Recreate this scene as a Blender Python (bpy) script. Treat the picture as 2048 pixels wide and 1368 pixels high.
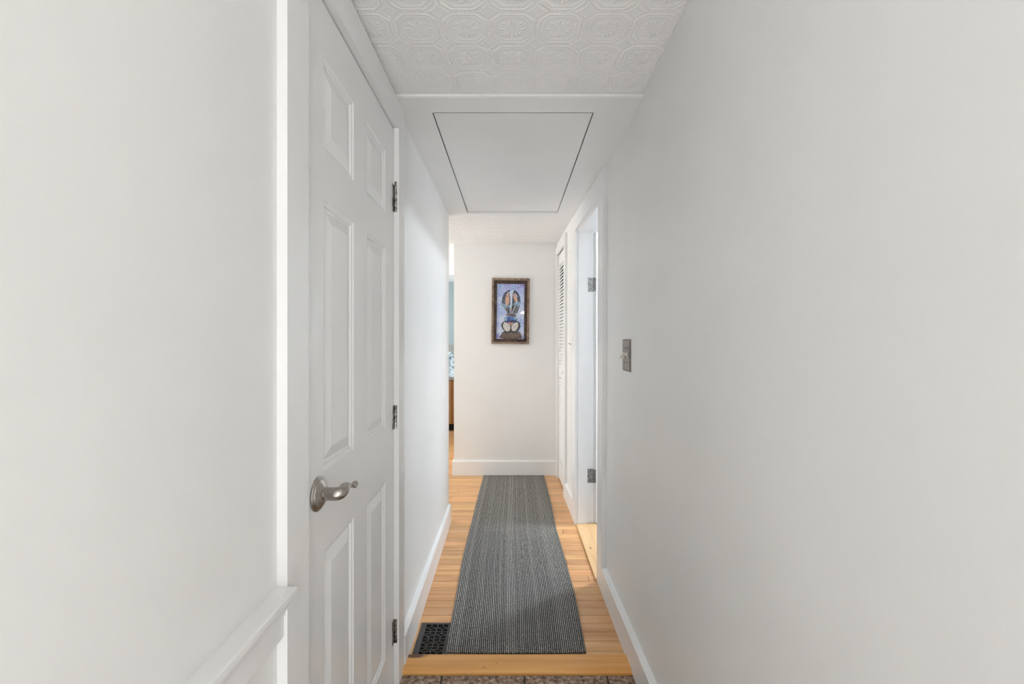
import bpy, bmesh, math, random
import numpy as np
from mathutils import Vector, Matrix

for o in list(bpy.data.objects):
    bpy.data.objects.remove(o, do_unlink=True)
S = bpy.context.scene
C = S.collection
rnd = random.Random(7)

# ------------------------------------------------------------------ camera
# X = right, Y = depth down the hall, Z = up (metres). 16 mm lens, level camera.
CAMH = 1.275
cam = bpy.data.cameras.new('camera')
cam.sensor_width = 36.0
cam.lens = 16.0
cam.clip_start = 0.02
camo = bpy.data.objects.new('camera', cam)
C.objects.link(camo)
camo.location = (0, 0, CAMH)
camo.rotation_euler = (math.radians(90), 0, 0)
S.camera = camo

# ------------------------------------------------------------------ world, exposure
W = bpy.data.worlds.new('world')
S.world = W
W.use_nodes = True
bg = W.node_tree.nodes['Background']
bg.inputs[0].default_value = (0.80, 0.90, 1.0, 1)
bg.inputs[1].default_value = 0.6
S.view_settings.view_transform = 'Standard'
S.view_settings.look = 'None'
S.view_settings.gamma = 1.0
S.view_settings.use_curve_mapping = False
S.view_settings.exposure = 0.27


def area(name, loc, aim, w, h, power, col):
    l = bpy.data.lights.new(name, 'AREA')
    l.shape = 'RECTANGLE'
    l.size = w
    l.size_y = h
    l.energy = power
    l.color = col
    o = bpy.data.objects.new(name, l)
    C.objects.link(o)
    o.location = loc
    o.rotation_euler = Vector(aim).to_track_quat('-Z', 'Z').to_euler()
    return o


# daylight in the window openings of the four neighbouring spaces
area('daylight_entry', (1.02, -3.10, 1.02), (0, 1, 0), 1.56, 1.8, 20, (1.0, 0.995, 0.985))
area('fill_entry_side', (-2.08, -1.4, 1.35), (1, 0, 0), 1.5, 1.1, 7, (1.0, 0.995, 0.985))  # fill from an added side opening, evens the light on the hall walls
area('daylight_bath', (2.55, 3.57, 1.50), (-1, 0, 0), 0.54, 0.9, 22, (0.80, 0.90, 1.0))
area('daylight_side_room', (-2.68, 4.2, 1.45), (1, 0, 0), 1.3, 1.2, 40, (1.0, 0.985, 0.96))
area('daylight_far_room', (-1.98, 6.3, 1.5), (1, 0, 0), 0.9, 1.0, 18, (0.92, 0.97, 1.0))

# added sunlight: its patch on the pale entry floor bounces up to the ceiling
bounce_sun = bpy.data.lights.new('bounce_sun', 'SUN')
bounce_sun.energy = 42.0
bounce_sun.angle = 0.02
bounce_sun.color = (1.0, 0.97, 0.92)
suno = bpy.data.objects.new('bounce_sun', bounce_sun)
C.objects.link(suno)
suno.rotation_euler = Vector((-0.56, 0.66, -0.62)).to_track_quat('-Z', 'Z').to_euler()

# ------------------------------------------------------------------ materials
def newmat(name):
    m = bpy.data.materials.new(name)
    m.use_nodes = True
    nt = m.node_tree
    return m, nt, nt.nodes['Principled BSDF']


def node(nt, typ, **kw):
    n = nt.nodes.new(typ)
    for k, v in kw.items():
        if k.startswith('i_'):
            n.inputs[k[2:]].default_value = v
        elif k.startswith('n_'):
            n.inputs[int(k[2:])].default_value = v
        else:
            setattr(n, k, v)
    return n


def ramp(nt, stops):
    n = nt.nodes.new('ShaderNodeValToRGB')
    e = n.color_ramp.elements
    while len(e) < len(stops):
        e.new(0.5)
    for i, (p, c) in enumerate(stops):
        e[i].position = p
        e[i].color = (c[0], c[1], c[2], 1)
    return n


def paint(name, col, rough=0.4, spec=0.4, bump=0.04, scale=220, var=0.015):
    m, nt, b = newmat(name)
    tc = node(nt, 'ShaderNodeTexCoord')
    n2 = node(nt, 'ShaderNodeTexNoise', i_Scale=3.0, i_Detail=2.0)
    nt.links.new(tc.outputs['Object'], n2.inputs['Vector'])
    r = ramp(nt, [(0.3, [c * (1 - var) for c in col]), (0.7, [min(1, c * (1 + var)) for c in col])])
    nt.links.new(n2.outputs['Fac'], r.inputs['Fac'])
    nt.links.new(r.outputs['Color'], b.inputs['Base Color'])
    b.inputs['Roughness'].default_value = rough
    b.inputs['Specular IOR Level'].default_value = spec
    if bump:
        n = node(nt, 'ShaderNodeTexNoise', i_Scale=scale, i_Detail=2.0)
        nt.links.new(tc.outputs['Object'], n.inputs['Vector'])
        bp = node(nt, 'ShaderNodeBump', i_Strength=bump, i_Distance=0.002)
        nt.links.new(n.outputs['Fac'], bp.inputs['Height'])
        nt.links.new(bp.outputs['Normal'], b.inputs['Normal'])
    return m


def metal(name, col, rough=0.3, grime=None):
    m, nt, b = newmat(name)
    b.inputs['Metallic'].default_value = 1.0
    b.inputs['Roughness'].default_value = rough
    tc = node(nt, 'ShaderNodeTexCoord')
    n = node(nt, 'ShaderNodeTexNoise', i_Scale=60.0, i_Detail=3.0)
    nt.links.new(tc.outputs['Object'], n.inputs['Vector'])
    g = grime or [c * 0.85 for c in col]
    r = ramp(nt, [(0.42, g), (0.56, col)])
    nt.links.new(n.outputs['Fac'], r.inputs['Fac'])
    nt.links.new(r.outputs['Color'], b.inputs['Base Color'])
    return m


def wood(name, cols, sc=(2.0, 38.0, 38.0), rough=0.35, rand=True, contrast=1.0, knots=None, bump=0.05):
    """grain runs along object X; every piece gets its own tone and its own slice of grain"""
    m, nt, b = newmat(name)
    tc = node(nt, 'ShaderNodeTexCoord')
    oi = node(nt, 'ShaderNodeObjectInfo')
    geo = node(nt, 'ShaderNodeNewGeometry')
    mul = node(nt, 'ShaderNodeVectorMath', operation='SCALE')
    comb = node(nt, 'ShaderNodeCombineXYZ')
    for i in range(3):
        nt.links.new(oi.outputs['Random'], comb.inputs[i])
    nt.links.new(comb.outputs[0], mul.inputs[0])
    mul.inputs['Scale'].default_value = 37.0
    add = node(nt, 'ShaderNodeVectorMath', operation='ADD')
    nt.links.new(geo.outputs['Position'], add.inputs[0])
    nt.links.new(mul.outputs[0], add.inputs[1])
    mp = node(nt, 'ShaderNodeMapping')
    mp.inputs['Scale'].default_value = sc
    nt.links.new(add.outputs[0], mp.inputs['Vector'])
    n1 = node(nt, 'ShaderNodeTexNoise', i_Scale=1.0, i_Detail=5.0, i_Roughness=0.6, i_Distortion=0.6)
    nt.links.new(mp.outputs[0], n1.inputs['Vector'])
    r1 = ramp(nt, [(0.28, cols[0]), (0.5, cols[1]), (0.72, cols[2])])
    nt.links.new(n1.outputs['Fac'], r1.inputs['Fac'])
    out = r1.outputs['Color']
    if rand:
        hs = node(nt, 'ShaderNodeHueSaturation')
        mr = node(nt, 'ShaderNodeMapRange', n_3=0.84, n_4=1.10)
        nt.links.new(oi.outputs['Random'], mr.inputs[0])
        nt.links.new(mr.outputs[0], hs.inputs['Value'])
        m2 = node(nt, 'ShaderNodeMath', operation='MULTIPLY', n_1=7.31)
        nt.links.new(oi.outputs['Random'], m2.inputs[0])
        fr = node(nt, 'ShaderNodeMath', operation='FRACT')
        nt.links.new(m2.outputs[0], fr.inputs[0])
        mr2 = node(nt, 'ShaderNodeMapRange', n_3=0.493, n_4=0.505)
        nt.links.new(fr.outputs[0], mr2.inputs[0])
        nt.links.new(mr2.outputs[0], hs.inputs['Hue'])
        nt.links.new(out, hs.inputs['Color'])
        out = hs.outputs['Color']
    for (kx, ky, rx, ry, kc) in (knots or []):
        sb = node(nt, 'ShaderNodeVectorMath', operation='SUBTRACT')
        sb.inputs[1].default_value = (kx, ky, 0)
        nt.links.new(geo.outputs['Position'], sb.inputs[0])
        sc_ = node(nt, 'ShaderNodeVectorMath', operation='MULTIPLY')
        sc_.inputs[1].default_value = (1 / rx, 1 / ry, 0)
        nt.links.new(sb.outputs[0], sc_.inputs[0])
        ln = node(nt, 'ShaderNodeVectorMath', operation='LENGTH')
        nt.links.new(sc_.outputs[0], ln.inputs[0])
        wob = node(nt, 'ShaderNodeMath', operation='MULTIPLY_ADD', n_1=1.0, n_2=-0.5)
        nt.links.new(n1.outputs['Fac'], wob.inputs[0])
        ad = node(nt, 'ShaderNodeMath', operation='ADD')
        nt.links.new(ln.outputs['Value'], ad.inputs[0])
        nt.links.new(wob.outputs[0], ad.inputs[1])
        rk = ramp(nt, [(0.45, (0.95, 0.95, 0.95)), (0.75, (0.35, 0.35, 0.35)), (1.0, (0, 0, 0))])
        nt.links.new(ad.outputs[0], rk.inputs['Fac'])
        mx = node(nt, 'ShaderNodeMix', data_type='RGBA')
        nt.links.new(rk.outputs['Color'], mx.inputs[0])
        nt.links.new(out, mx.inputs[6])
        mx.inputs[7].default_value = (*kc, 1)
        out = mx.outputs[2]
    nt.links.new(out, b.inputs['Base Color'])
    b.inputs['Roughness'].default_value = rough
    bp = node(nt, 'ShaderNodeBump', i_Strength=bump, i_Distance=0.001)
    nt.links.new(n1.outputs['Fac'], bp.inputs['Height'])
    nt.links.new(bp.outputs['Normal'], b.inputs['Normal'])
    return m


def noisy(name, stops, scale=30, rough=0.6, detail=4.0, bump=0.1, dist=0.0, metallic=0.0, pos=False):
    m, nt, b = newmat(name)
    tc = node(nt, 'ShaderNodeTexCoord')
    n = node(nt, 'ShaderNodeTexNoise', i_Scale=scale, i_Detail=detail, i_Distortion=dist)
    if pos:
        nt.links.new(node(nt, 'ShaderNodeNewGeometry').outputs['Position'], n.inputs['Vector'])
    else:
        nt.links.new(tc.outputs['Object'], n.inputs['Vector'])
    r = ramp(nt, stops)
    nt.links.new(n.outputs['Fac'], r.inputs['Fac'])
    nt.links.new(r.outputs['Color'], b.inputs['Base Color'])
    b.inputs['Roughness'].default_value = rough
    b.inputs['Metallic'].default_value = metallic
    if bump:
        bp = node(nt, 'ShaderNodeBump', i_Strength=bump, i_Distance=0.002)
        nt.links.new(n.outputs['Fac'], bp.inputs['Height'])
        nt.links.new(bp.outputs['Normal'], b.inputs['Normal'])
    return m


def flat(name, col, rough=0.6, var=0.1):
    return noisy(name, [(0.3, [c * (1 - var) for c in col]), (0.7, [min(1, c * (1 + var)) for c in col])], 60, rough, 2, 0)


M = {}
M['wall'] = paint('greige_wall_paint', (0.90, 0.895, 0.878), 0.38, 0.35, 0.05, 160)
M['wall2'] = paint('pale_room_paint', (0.90, 0.89, 0.87), 0.5, 0.3, 0.03)
M['trim'] = paint('white_trim_paint', (0.91, 0.91, 0.905), 0.28, 0.45, 0.03, 90)
M['door'] = paint('white_door_paint', (0.90, 0.90, 0.893), 0.3, 0.45, 0.04, 120)
M['ceil'] = paint('embossed_ceiling_paper', (0.93, 0.925, 0.915), 0.5, 0.3, 0.0)
M['panel'] = paint('ceiling_panel_paint', (0.93, 0.928, 0.92), 0.4, 0.35, 0.08, 40)
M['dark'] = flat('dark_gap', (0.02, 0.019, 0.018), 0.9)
M['oak'] = wood('oak_floor', [(0.56, 0.275, 0.105), (0.73, 0.405, 0.175), (0.82, 0.50, 0.245)], sc=(2.0, 20.0, 20.0), rough=0.30)
M['pine'] = wood('pine_strip', [(0.74, 0.34, 0.085), (0.84, 0.425, 0.125), (0.90, 0.51, 0.175)], sc=(1.5, 30, 30), rough=0.32, rand=False, knots=[(-0.392, 1.829, 0.065, 0.018, (0.10, 0.035, 0.015)), (-0.06, 1.79, 0.004, 0.003, (0.25, 0.09, 0.03)), (-0.11, 1.766, 0.004, 0.003, (0.25, 0.09, 0.03))])
M['pine2'] = wood('pale_pine', [(0.62, 0.36, 0.15), (0.74, 0.48, 0.24), (0.80, 0.56, 0.31)], sc=(30, 1.5, 30), rough=0.4, rand=False, knots=[(0.4805, 2.785, 0.010, 0.012, (0.20, 0.06, 0.02)), (0.505, 2.70, 0.003, 0.004, (0.35, 0.13, 0.05)), (0.513, 2.56, 0.003, 0.004, (0.35, 0.13, 0.05))])
M['cab'] = wood('oak_cabinet', [(0.34, 0.15, 0.045), (0.46, 0.22, 0.075), (0.55, 0.29, 0.11)], sc=(30, 30, 1.6), rough=0.4, rand=False)
M['nickel'] = metal('satin_nickel', (0.46, 0.425, 0.39), 0.27, (0.40, 0.37, 0.34))
M['hinge'] = metal('worn_hinge_metal', (0.50, 0.49, 0.47), 0.38, (0.16, 0.14, 0.125))
M['hinge2'] = metal('grey_hinge_metal', (0.36, 0.35, 0.345), 0.45, (0.27, 0.26, 0.255))
M['bronze'] = metal('pewter_plate', (0.23, 0.205, 0.19), 0.42, (0.18, 0.16, 0.15))
M['iron'] = flat('black_cast_iron', (0.050, 0.046, 0.046), 0.5)
M['screw'] = flat('screw_dark', (0.03, 0.028, 0.027), 0.5)
M['ivory'] = paint('ivory_toggle', (0.74, 0.68, 0.60), 0.35, 0.4, 0)
M['tile'] = noisy('brown_stone_tile', [(0.33, (0.09, 0.05, 0.032)), (0.46, (0.24, 0.155, 0.10)), (0.56, (0.36, 0.255, 0.18)), (0.68, (0.55, 0.45, 0.37))], 62, 0.55, 8, 0.25, 0.5, pos=True)
M['bounce_floor'] = noisy('pale_bounce_floor', [(0.3, (0.56, 0.56, 0.57)), (0.7, (0.66, 0.66, 0.67))], 120, 0.95, pos=True)  # unseen floor made pale and neutral to bounce sunlight onto the ceiling
M['grout'] = noisy('dark_grout', [(0.3, (0.05, 0.042, 0.035)), (0.7, (0.09, 0.078, 0.066))], 90, 0.9)
M['frame_o'] = noisy('weathered_barnwood', [(0.3, (0.12, 0.075, 0.05)), (0.5, (0.27, 0.19, 0.135)), (0.72, (0.40, 0.31, 0.24))], 38, 0.7, 6, 0.4, 1.0)
M['frame_i'] = noisy('dark_barnwood', [(0.3, (0.018, 0.011, 0.008)), (0.5, (0.062, 0.036, 0.026)), (0.75, (0.14, 0.09, 0.07))], 42, 0.7, 6, 0.4, 1.0)
M['teal'] = paint('teal_wall_paint', (0.40, 0.48, 0.50), 0.5, 0.3, 0)
M['counter'] = noisy('speckled_counter', [(0.3, (0.12, 0.12, 0.12)), (0.5, (0.40, 0.39, 0.37)), (0.7, (0.62, 0.60, 0.57))], 70, 0.3, 6, 0)
M['cloth'] = noisy('pale_blue_print_cloth', [(0.34, (0.12, 0.19, 0.25)), (0.44, (0.42, 0.55, 0.64)), (0.6, (0.74, 0.82, 0.86))], 22, 0.85, 3, 0.1, 0.8)
M['slate'] = noisy('slate_floor', [(0.3, (0.05, 0.05, 0.06)), (0.7, (0.20, 0.19, 0.23))], 14, 0.5, 4, 0.1)


def rug_mat():
    m, nt, b = newmat('ribbed_woven_runner')
    at = node(nt, 'ShaderNodeAttribute', attribute_name='yarn')
    geo = node(nt, 'ShaderNodeNewGeometry')
    n = node(nt, 'ShaderNodeTexNoise', i_Scale=150.0, i_Detail=3.0)
    nt.links.new(geo.outputs['Position'], n.inputs['Vector'])
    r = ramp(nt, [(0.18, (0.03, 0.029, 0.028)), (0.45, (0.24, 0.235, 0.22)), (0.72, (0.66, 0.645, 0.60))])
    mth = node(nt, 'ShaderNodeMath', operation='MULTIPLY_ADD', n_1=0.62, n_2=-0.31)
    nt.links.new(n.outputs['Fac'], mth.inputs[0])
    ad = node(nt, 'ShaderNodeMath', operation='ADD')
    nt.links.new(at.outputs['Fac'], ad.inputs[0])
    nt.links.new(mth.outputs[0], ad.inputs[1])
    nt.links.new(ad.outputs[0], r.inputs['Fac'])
    nt.links.new(r.outputs['Color'], b.inputs['Base Color'])
    b.inputs['Roughness'].default_value = 0.95
    b.inputs['Specular IOR Level'].default_value = 0.1
    return m


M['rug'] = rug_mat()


def glass_mat():
    m, nt, b = newmat('picture_glass')
    out = nt.nodes['Material Output']
    tr = node(nt, 'ShaderNodeBsdfTransparent')
    gl = node(nt, 'ShaderNodeBsdfGlossy')
    gl.inputs['Roughness'].default_value = 0.02
    fr = node(nt, 'ShaderNodeFresnel', i_IOR=1.4)
    mx = node(nt, 'ShaderNodeMixShader')
    nt.links.new(fr.outputs[0], mx.inputs[0])
    nt.links.new(tr.outputs[0], mx.inputs[1])
    nt.links.new(gl.outputs[0], mx.inputs[2])
    nt.links.new(mx.outputs[0], out.inputs['Surface'])
    return m


M['glass'] = glass_mat()


def emis(name, col, st):
    m, nt, b = newmat(name)
    b.inputs['Base Color'].default_value = (*col, 1)
    b.inputs['Emission Color'].default_value = (*col, 1)
    b.inputs['Emission Strength'].default_value = st
    return m


# ------------------------------------------------------------------ builders
def tag(o, label=None, cat=None, group=None, kind=None):
    if label: o['label'] = label
    if cat: o['category'] = cat
    if group: o['group'] = group
    if kind: o['kind'] = kind
    return o


def empty(name, loc=(0, 0, 0), label=None, cat=None, kind=None, group=None):
    o = bpy.data.objects.new(name, None)
    o.empty_display_size = 0.05
    C.objects.link(o)
    o.location = loc
    return tag(o, label, cat, group, kind)


def link(name, me, mat, parent=None):
    if mat is not None and len(me.materials) == 0:
        me.materials.append(mat)
    o = bpy.data.objects.new(name, me)
    C.objects.link(o)
    if parent is not None:
        o.parent = parent
        # geometry is written in world space: undo the parent's location
        q = parent
        off = Vector((0, 0, 0))
        while q is not None:
            off += q.location
            q = q.parent
        o.location = -off
    return o


def from_bm(name, bm, mat, parent=None, smooth=False, bevel=0.0, seg=1):
    if bevel > 0:
        bmesh.ops.bevel(bm, geom=[e for e in bm.edges if len(e.link_faces) == 2 and e.calc_face_angle(0) > 0.6],
                        offset=bevel, segments=seg, affect='EDGES', profile=0.5)
    bmesh.ops.recalc_face_normals(bm, faces=bm.faces)
    me = bpy.data.meshes.new(name)
    bm.to_mesh(me)
    bm.free()
    if smooth:
        for p in me.polygons:
            p.use_smooth = True
    return link(name, me, mat, parent)


def abox(bm, x0, x1, y0, y1, z0, z1):
    v = [bm.verts.new(p) for p in ((x0, y0, z0), (x1, y0, z0), (x1, y1, z0), (x0, y1, z0),
                                   (x0, y0, z1), (x1, y0, z1), (x1, y1, z1), (x0, y1, z1))]
    for f in ((0, 3, 2, 1), (4, 5, 6, 7), (0, 1, 5, 4), (1, 2, 6, 5), (2, 3, 7, 6), (3, 0, 4, 7)):
        bm.faces.new([v[i] for i in f])


def boxes(name, lst, mat, parent=None, bevel=0.0):
    bm = bmesh.new()
    for b in lst:
        abox(bm, *b)
    return from_bm(name, bm, mat, parent, bevel=bevel)


def sweep(bm, prof, ds, xf):
    """closed (protrusion, z) profile swept along the hall at stations ds"""
    rings = [[bm.verts.new((xf(d, z, p), d, z)) for (p, z) in prof] for d in ds]
    n = len(prof)
    for a, b in zip(rings[:-1], rings[1:]):
        for i in range(n):
            j = (i + 1) % n
            bm.faces.new((a[i], a[j], b[j], b[i]))
    bm.faces.new(rings[0])
    bm.faces.new(rings[-1])


def rect(p0, p1, z0, z1, nz=1):
    """rectangle profile, split in z so that it follows a wall that is not plumb"""
    zs = [z0 + (z1 - z0) * i / nz for i in range(nz + 1)]
    return [(p0, z) for z in zs] + [(p1, z) for z in reversed(zs)]


def lathe_x(bm, prof, cx, cy, cz, seg=40):
    """profile of (out along +X, radius)"""
    rings = []
    for (o, r) in prof:
        if r < 1e-6:
            rings.append([bm.verts.new((cx + o, cy, cz))])
        else:
            rings.append([bm.verts.new((cx + o, cy + r * math.cos(2 * math.pi * k / seg), cz + r * math.sin(2 * math.pi * k / seg))) for k in range(seg)])
    for a, b in zip(rings[:-1], rings[1:]):
        for k in range(seg):
            k2 = (k + 1) % seg
            if len(a) == 1:
                bm.faces.new((a[0], b[k], b[k2]))
            elif len(b) == 1:
                bm.faces.new((a[k], b[0], a[k2]))
            else:
                bm.faces.new((a[k], b[k], b[k2], a[k2]))


def cyl_z(bm, cx, cy, z0, z1, r, seg=16):
    a = [bm.verts.new((cx + r * math.cos(2 * math.pi * k / seg), cy + r * math.sin(2 * math.pi * k / seg), z0)) for k in range(seg)]
    b = [bm.verts.new((v.co.x, v.co.y, z1)) for v in a]
    for k in range(seg):
        bm.faces.new((a[k], a[(k + 1) % seg], b[(k + 1) % seg], b[k]))
    bm.faces.new(a[::-1])
    bm.faces.new(b)


# ------------------------------------------------------------------ measured room
Z_CEIL = CAMH + 0.905      # papered ceiling near the camera
Z_PAN = CAMH + 0.895       # underside of the flat panel round the hatch
Z_FAR = CAMH + 0.939       # ceiling at the end of the hall
D_END = 4.36               # end wall
D_LC = 3.22                # where the left wall stops


def lerp_tab(t, x):
    if x <= t[0][0]: return t[0][1]
    for (a, va), (b, vb) in zip(t[:-1], t[1:]):
        if x <= b:
            return va + (vb - va) * (x - a) / (b - a)
    return t[-1][1]


XR_TOP = [(0.2, 0.462), (1.2, 0.467), (1.68, 0.478), (2.31, 0.483), (4.4, 0.430)]
XR_BOT = [(0.2, 0.487), (1.55, 0.486), (2.31, 0.476), (4.4, 0.430)]


def XR(d, z):
    t = min(1.0, max(0.0, z / 2.18))
    return lerp_tab(XR_BOT, d) * (1 - t) + lerp_tab(XR_TOP, d) * t


def XL(d, z=0):
    return lerp_tab([(1.8, -0.440), (3.2, -0.447)], d)


xr = lambda d, z, p: XR(d, z) - p
xl = lambda d, z, p: XL(d, z) + p


def stations(a, b, step=0.25):
    n = max(1, int(round((b - a) / step)))
    return [a + (b - a) * i / n for i in range(n + 1)]


STR = 'structure'
# ---- walls
bm = bmesh.new()
H = 2.30
sweep(bm, rect(0, -0.12, -0.03, H, 1), stations(0.2, 0.925), xl)
sweep(bm, rect(0, -0.12, 2.085, H, 1), stations(0.925, 1.715), xl)
sweep(bm, rect(0, -0.12, -0.03, H, 1), stations(1.715, D_LC), xl)
sweep(bm, rect(-0.12, -0.16, -0.03, H, 1), stations(0.8, 1.85), xl)  # unseen slab added behind the closed door to stop light leaking in
tag(from_bm('wall_left', bm, M['wall']), 'pale greige left hall wall around the six-panel door', 'wall', kind=STR)

bm = bmesh.new()
DO0, DO1, DOH = 2.415, 3.185, 2.06       # open doorway on the right
CL0, CL1, CLH = 3.765, 4.275, 2.095      # louvred closet on the right
sweep(bm, rect(0, -0.115, -0.03, H, 8), stations(0.2, DO0, 0.12), xr)
sweep(bm, rect(0, -0.115, DOH, H, 2), stations(DO0, DO1), xr)
sweep(bm, rect(0, -0.115, -0.03, H, 8), stations(DO1, CL0), xr)
sweep(bm, rect(0, -0.115, CLH, H, 2), stations(CL0, CL1), xr)
sweep(bm, rect(0, -0.115, -0.03, H, 8), stations(CL1, 4.50), xr)
tag(from_bm('wall_right', bm, M['wall']), 'long greige right hall wall with a dark switch plate and open doorway', 'wall', kind=STR)
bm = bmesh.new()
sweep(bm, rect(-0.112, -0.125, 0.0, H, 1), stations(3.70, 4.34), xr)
tag(from_bm('wall_closet_shade', bm, M['dark']), 'near-black board in place of shade inside the louvred closet', 'wall', kind=STR)  # near-black colour stands in for the shade behind the slats

tag(boxes('wall_end', [(-0.556, 0.431, D_END, 5.20, -0.03, H)], M['wall'], bevel=0.004), 'greige end wall of the hall where the painting hangs', 'wall', kind=STR)

# side spaces that the openings give on to (they carry the daylight)
tag(boxes('wall_entry', [(-2.0, 2.0, -3.05, -3.0, -0.03, 0.10), (-2.0, 2.0, -3.05, -3.0, 1.93, H), (-2.0, 0.24, -3.05, -3.0, 0.10, 1.93), (1.80, 2.0, -3.05, -3.0, 0.10, 1.93),
                  (2.0, 2.05, -3.0, 0.2, -0.03, H),
                  (-2.05, -2.0, -3.0, 0.2, -0.03, 0.80), (-2.05, -2.0, -3.0, 0.2, 1.90, H), (-2.05, -2.0, -3.0, -2.15, 0.80, 1.90), (-2.05, -2.0, -0.65, 0.2, 0.80, 1.90),
                  (-2.0, -0.56, 0.08, 0.2, -0.03, H), (0.602, 2.0, 0.08, 0.2, -0.03, H)], M['wall2']),
    'walls of the entry behind the camera', 'wall', kind=STR)
tag(boxes('wall_bath', [(2.45, 2.5, 1.9, 4.6, -0.03, 1.05), (2.45, 2.5, 1.9, 4.6, 1.95, H), (2.45, 2.5, 1.9, 3.30, 1.05, 1.95), (2.45, 2.5, 3.84, 4.6, 1.05, 1.95),
                 (0.61, 2.45, 1.85, 1.9, -0.03, H), (0.60, 2.45, 4.6, 4.65, -0.03, H)], M['wall2']), 'walls of the room through the right doorway', 'wall', kind=STR)
tag(boxes('wall_side_room', [(-2.65, -2.6, 3.1, 5.2, -0.03, 0.85), (-2.65, -2.6, 3.1, 5.2, 2.05, H), (-2.65, -2.6, 3.1, 3.55, 0.85, 2.05), (-2.65, -2.6, 4.85, 5.2, 0.85, 2.05),
                      (-2.6, -0.57, 3.1, D_LC, -0.03, H)], M['wall2']), 'walls of the space left of the hall end', 'wall', kind=STR)
tag(boxes('wall_side_far', [(-2.6, -1.30, 5.20, 5.30, -0.03, H), (-1.30, -0.60, 5.20, 5.30, 2.045, H), (-0.60, 0.0, 5.20, 5.30, -0.03, H)], M['wall2']),
    'pale wall with an opening seen past the left end of the end wall', 'wall', kind=STR)
tag(boxes('wall_teal', [(-2.0, 0.0, 7.10, 7.15, -0.03, H)], M['teal']), 'teal painted wall of the far room behind the counter', 'wall', kind=STR)
tag(boxes('wall_far_room', [(-0.05, 0.0, 5.3, 7.1, -0.03, H), (-1.95, -1.9, 5.3, 7.1, -0.03, 1.0), (-1.95, -1.9, 5.3, 7.1, 2.0, H), (-1.95, -1.9, 5.3, 5.85, 1.0, 2.0), (-1.95, -1.9, 6.75, 7.1, 1.0, 2.0)], M['wall2']),
    'side walls of the far room', 'wall', kind=STR)

# windows of the side spaces (frames with a meeting rail)
def window(name, axis, c, a0, a1, z0, z1, label):
    f, g = 0.025, 0.02
    L = [(a0, a0 + f, z0, z1), (a1 - f, a1, z0, z1), (a0, a1, z0, z0 + f), (a0, a1, z1 - f, z1), (a0, a1, (z0 + z1) / 2 - 0.01, (z0 + z1) / 2 + 0.01)]
    if axis == 'y':
        B = [(p, q, c - g, c + g, r, s) for p, q, r, s in L]
    else:
        B = [(c - g, c + g, p, q, r, s) for p, q, r, s in L]
    tag(boxes(name, B, M['trim']), label, 'window', kind=STR)


window('window_1', 'y', -3.03, 0.24, 1.80, 0.10, 1.93, 'window of the entry behind the camera')
window('window_2', 'x', 2.475, 3.30, 3.84, 1.05, 1.95, 'window of the room through the right doorway')
window('window_3', 'x', -2.625, 3.55, 4.85, 0.85, 2.05, 'window of the space left of the hall end')
window('window_4', 'x', -1.925, 5.85, 6.75, 1.0, 2.0, 'window of the far room with teal wall')
window('fill_window', 'x', -2.025, -2.15, -0.65, 0.80, 1.90, 'unseen side window of the entry, added to light the hall walls evenly')  # unseen opening, added to spread light over both hall walls

# ---- embossed ceiling
def emboss(u, v):
    """relief of one 13.5 cm repeat, u,v in [-.5,.5], medallion in the middle"""
    au, av = np.abs(u), np.abs(v)
    h = np.zeros_like(u)
    ridge = lambda x, c, w: np.exp(-((x - c) / w) ** 2)
    o = np.maximum(np.maximum(au, av), (au + av) * 0.64)
    h += 0.9 * ridge(o, 0.428, 0.020) + 0.55 * ridge(o, 0.375, 0.012) + 0.6 * ridge(o, 0.338, 0.012)
    r = np.hypot(u, v)
    th = np.arctan2(v, u)
    pet = np.abs(np.cos(8 * th)) ** 1.5
    pet2 = np.abs(np.cos(8 * th + math.pi / 2)) ** 1.5
    win = lambda r, a, b: np.clip((r - a) / 0.02, 0, 1) * np.clip((b - r) / 0.03, 0, 1)
    h += 0.85 * pet * win(r, 0.115, 0.235 + 0.05 * np.cos(4 * th) ** 2) + 0.7 * pet2 * win(r, 0.045, 0.135) + 0.8 * np.exp(-(r / 0.03) ** 2)
    du, dv = 0.5 - au, 0.5 - av
    dd = du + dv
    h += 0.8 * ridge(dd, 0.165, 0.014) + 0.5 * (dd < 0.14) * (0.5 + 0.5 * np.cos(2 * math.pi * (du - dv) / 0.05)) * (0.5 + 0.5 * np.cos(2 * math.pi * (du + dv) / 0.055))
    for (a, b) in ((du, av), (dv, au)):
        bead = np.exp(-(a / 0.016) ** 2)
        ph = np.cos(2 * math.pi * (b - 0.10) / 0.065) * 0.5 + 0.5
        h += 0.9 * bead * ph * ((b > 0.06) & (b < 0.33))
        k = np.abs(b) < 0.07
        h += 0.7 * k * np.exp(-((a - 0.075 * b / 0.07) / 0.014) ** 2)
    return np.clip(h, 0, 1.1)


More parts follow.
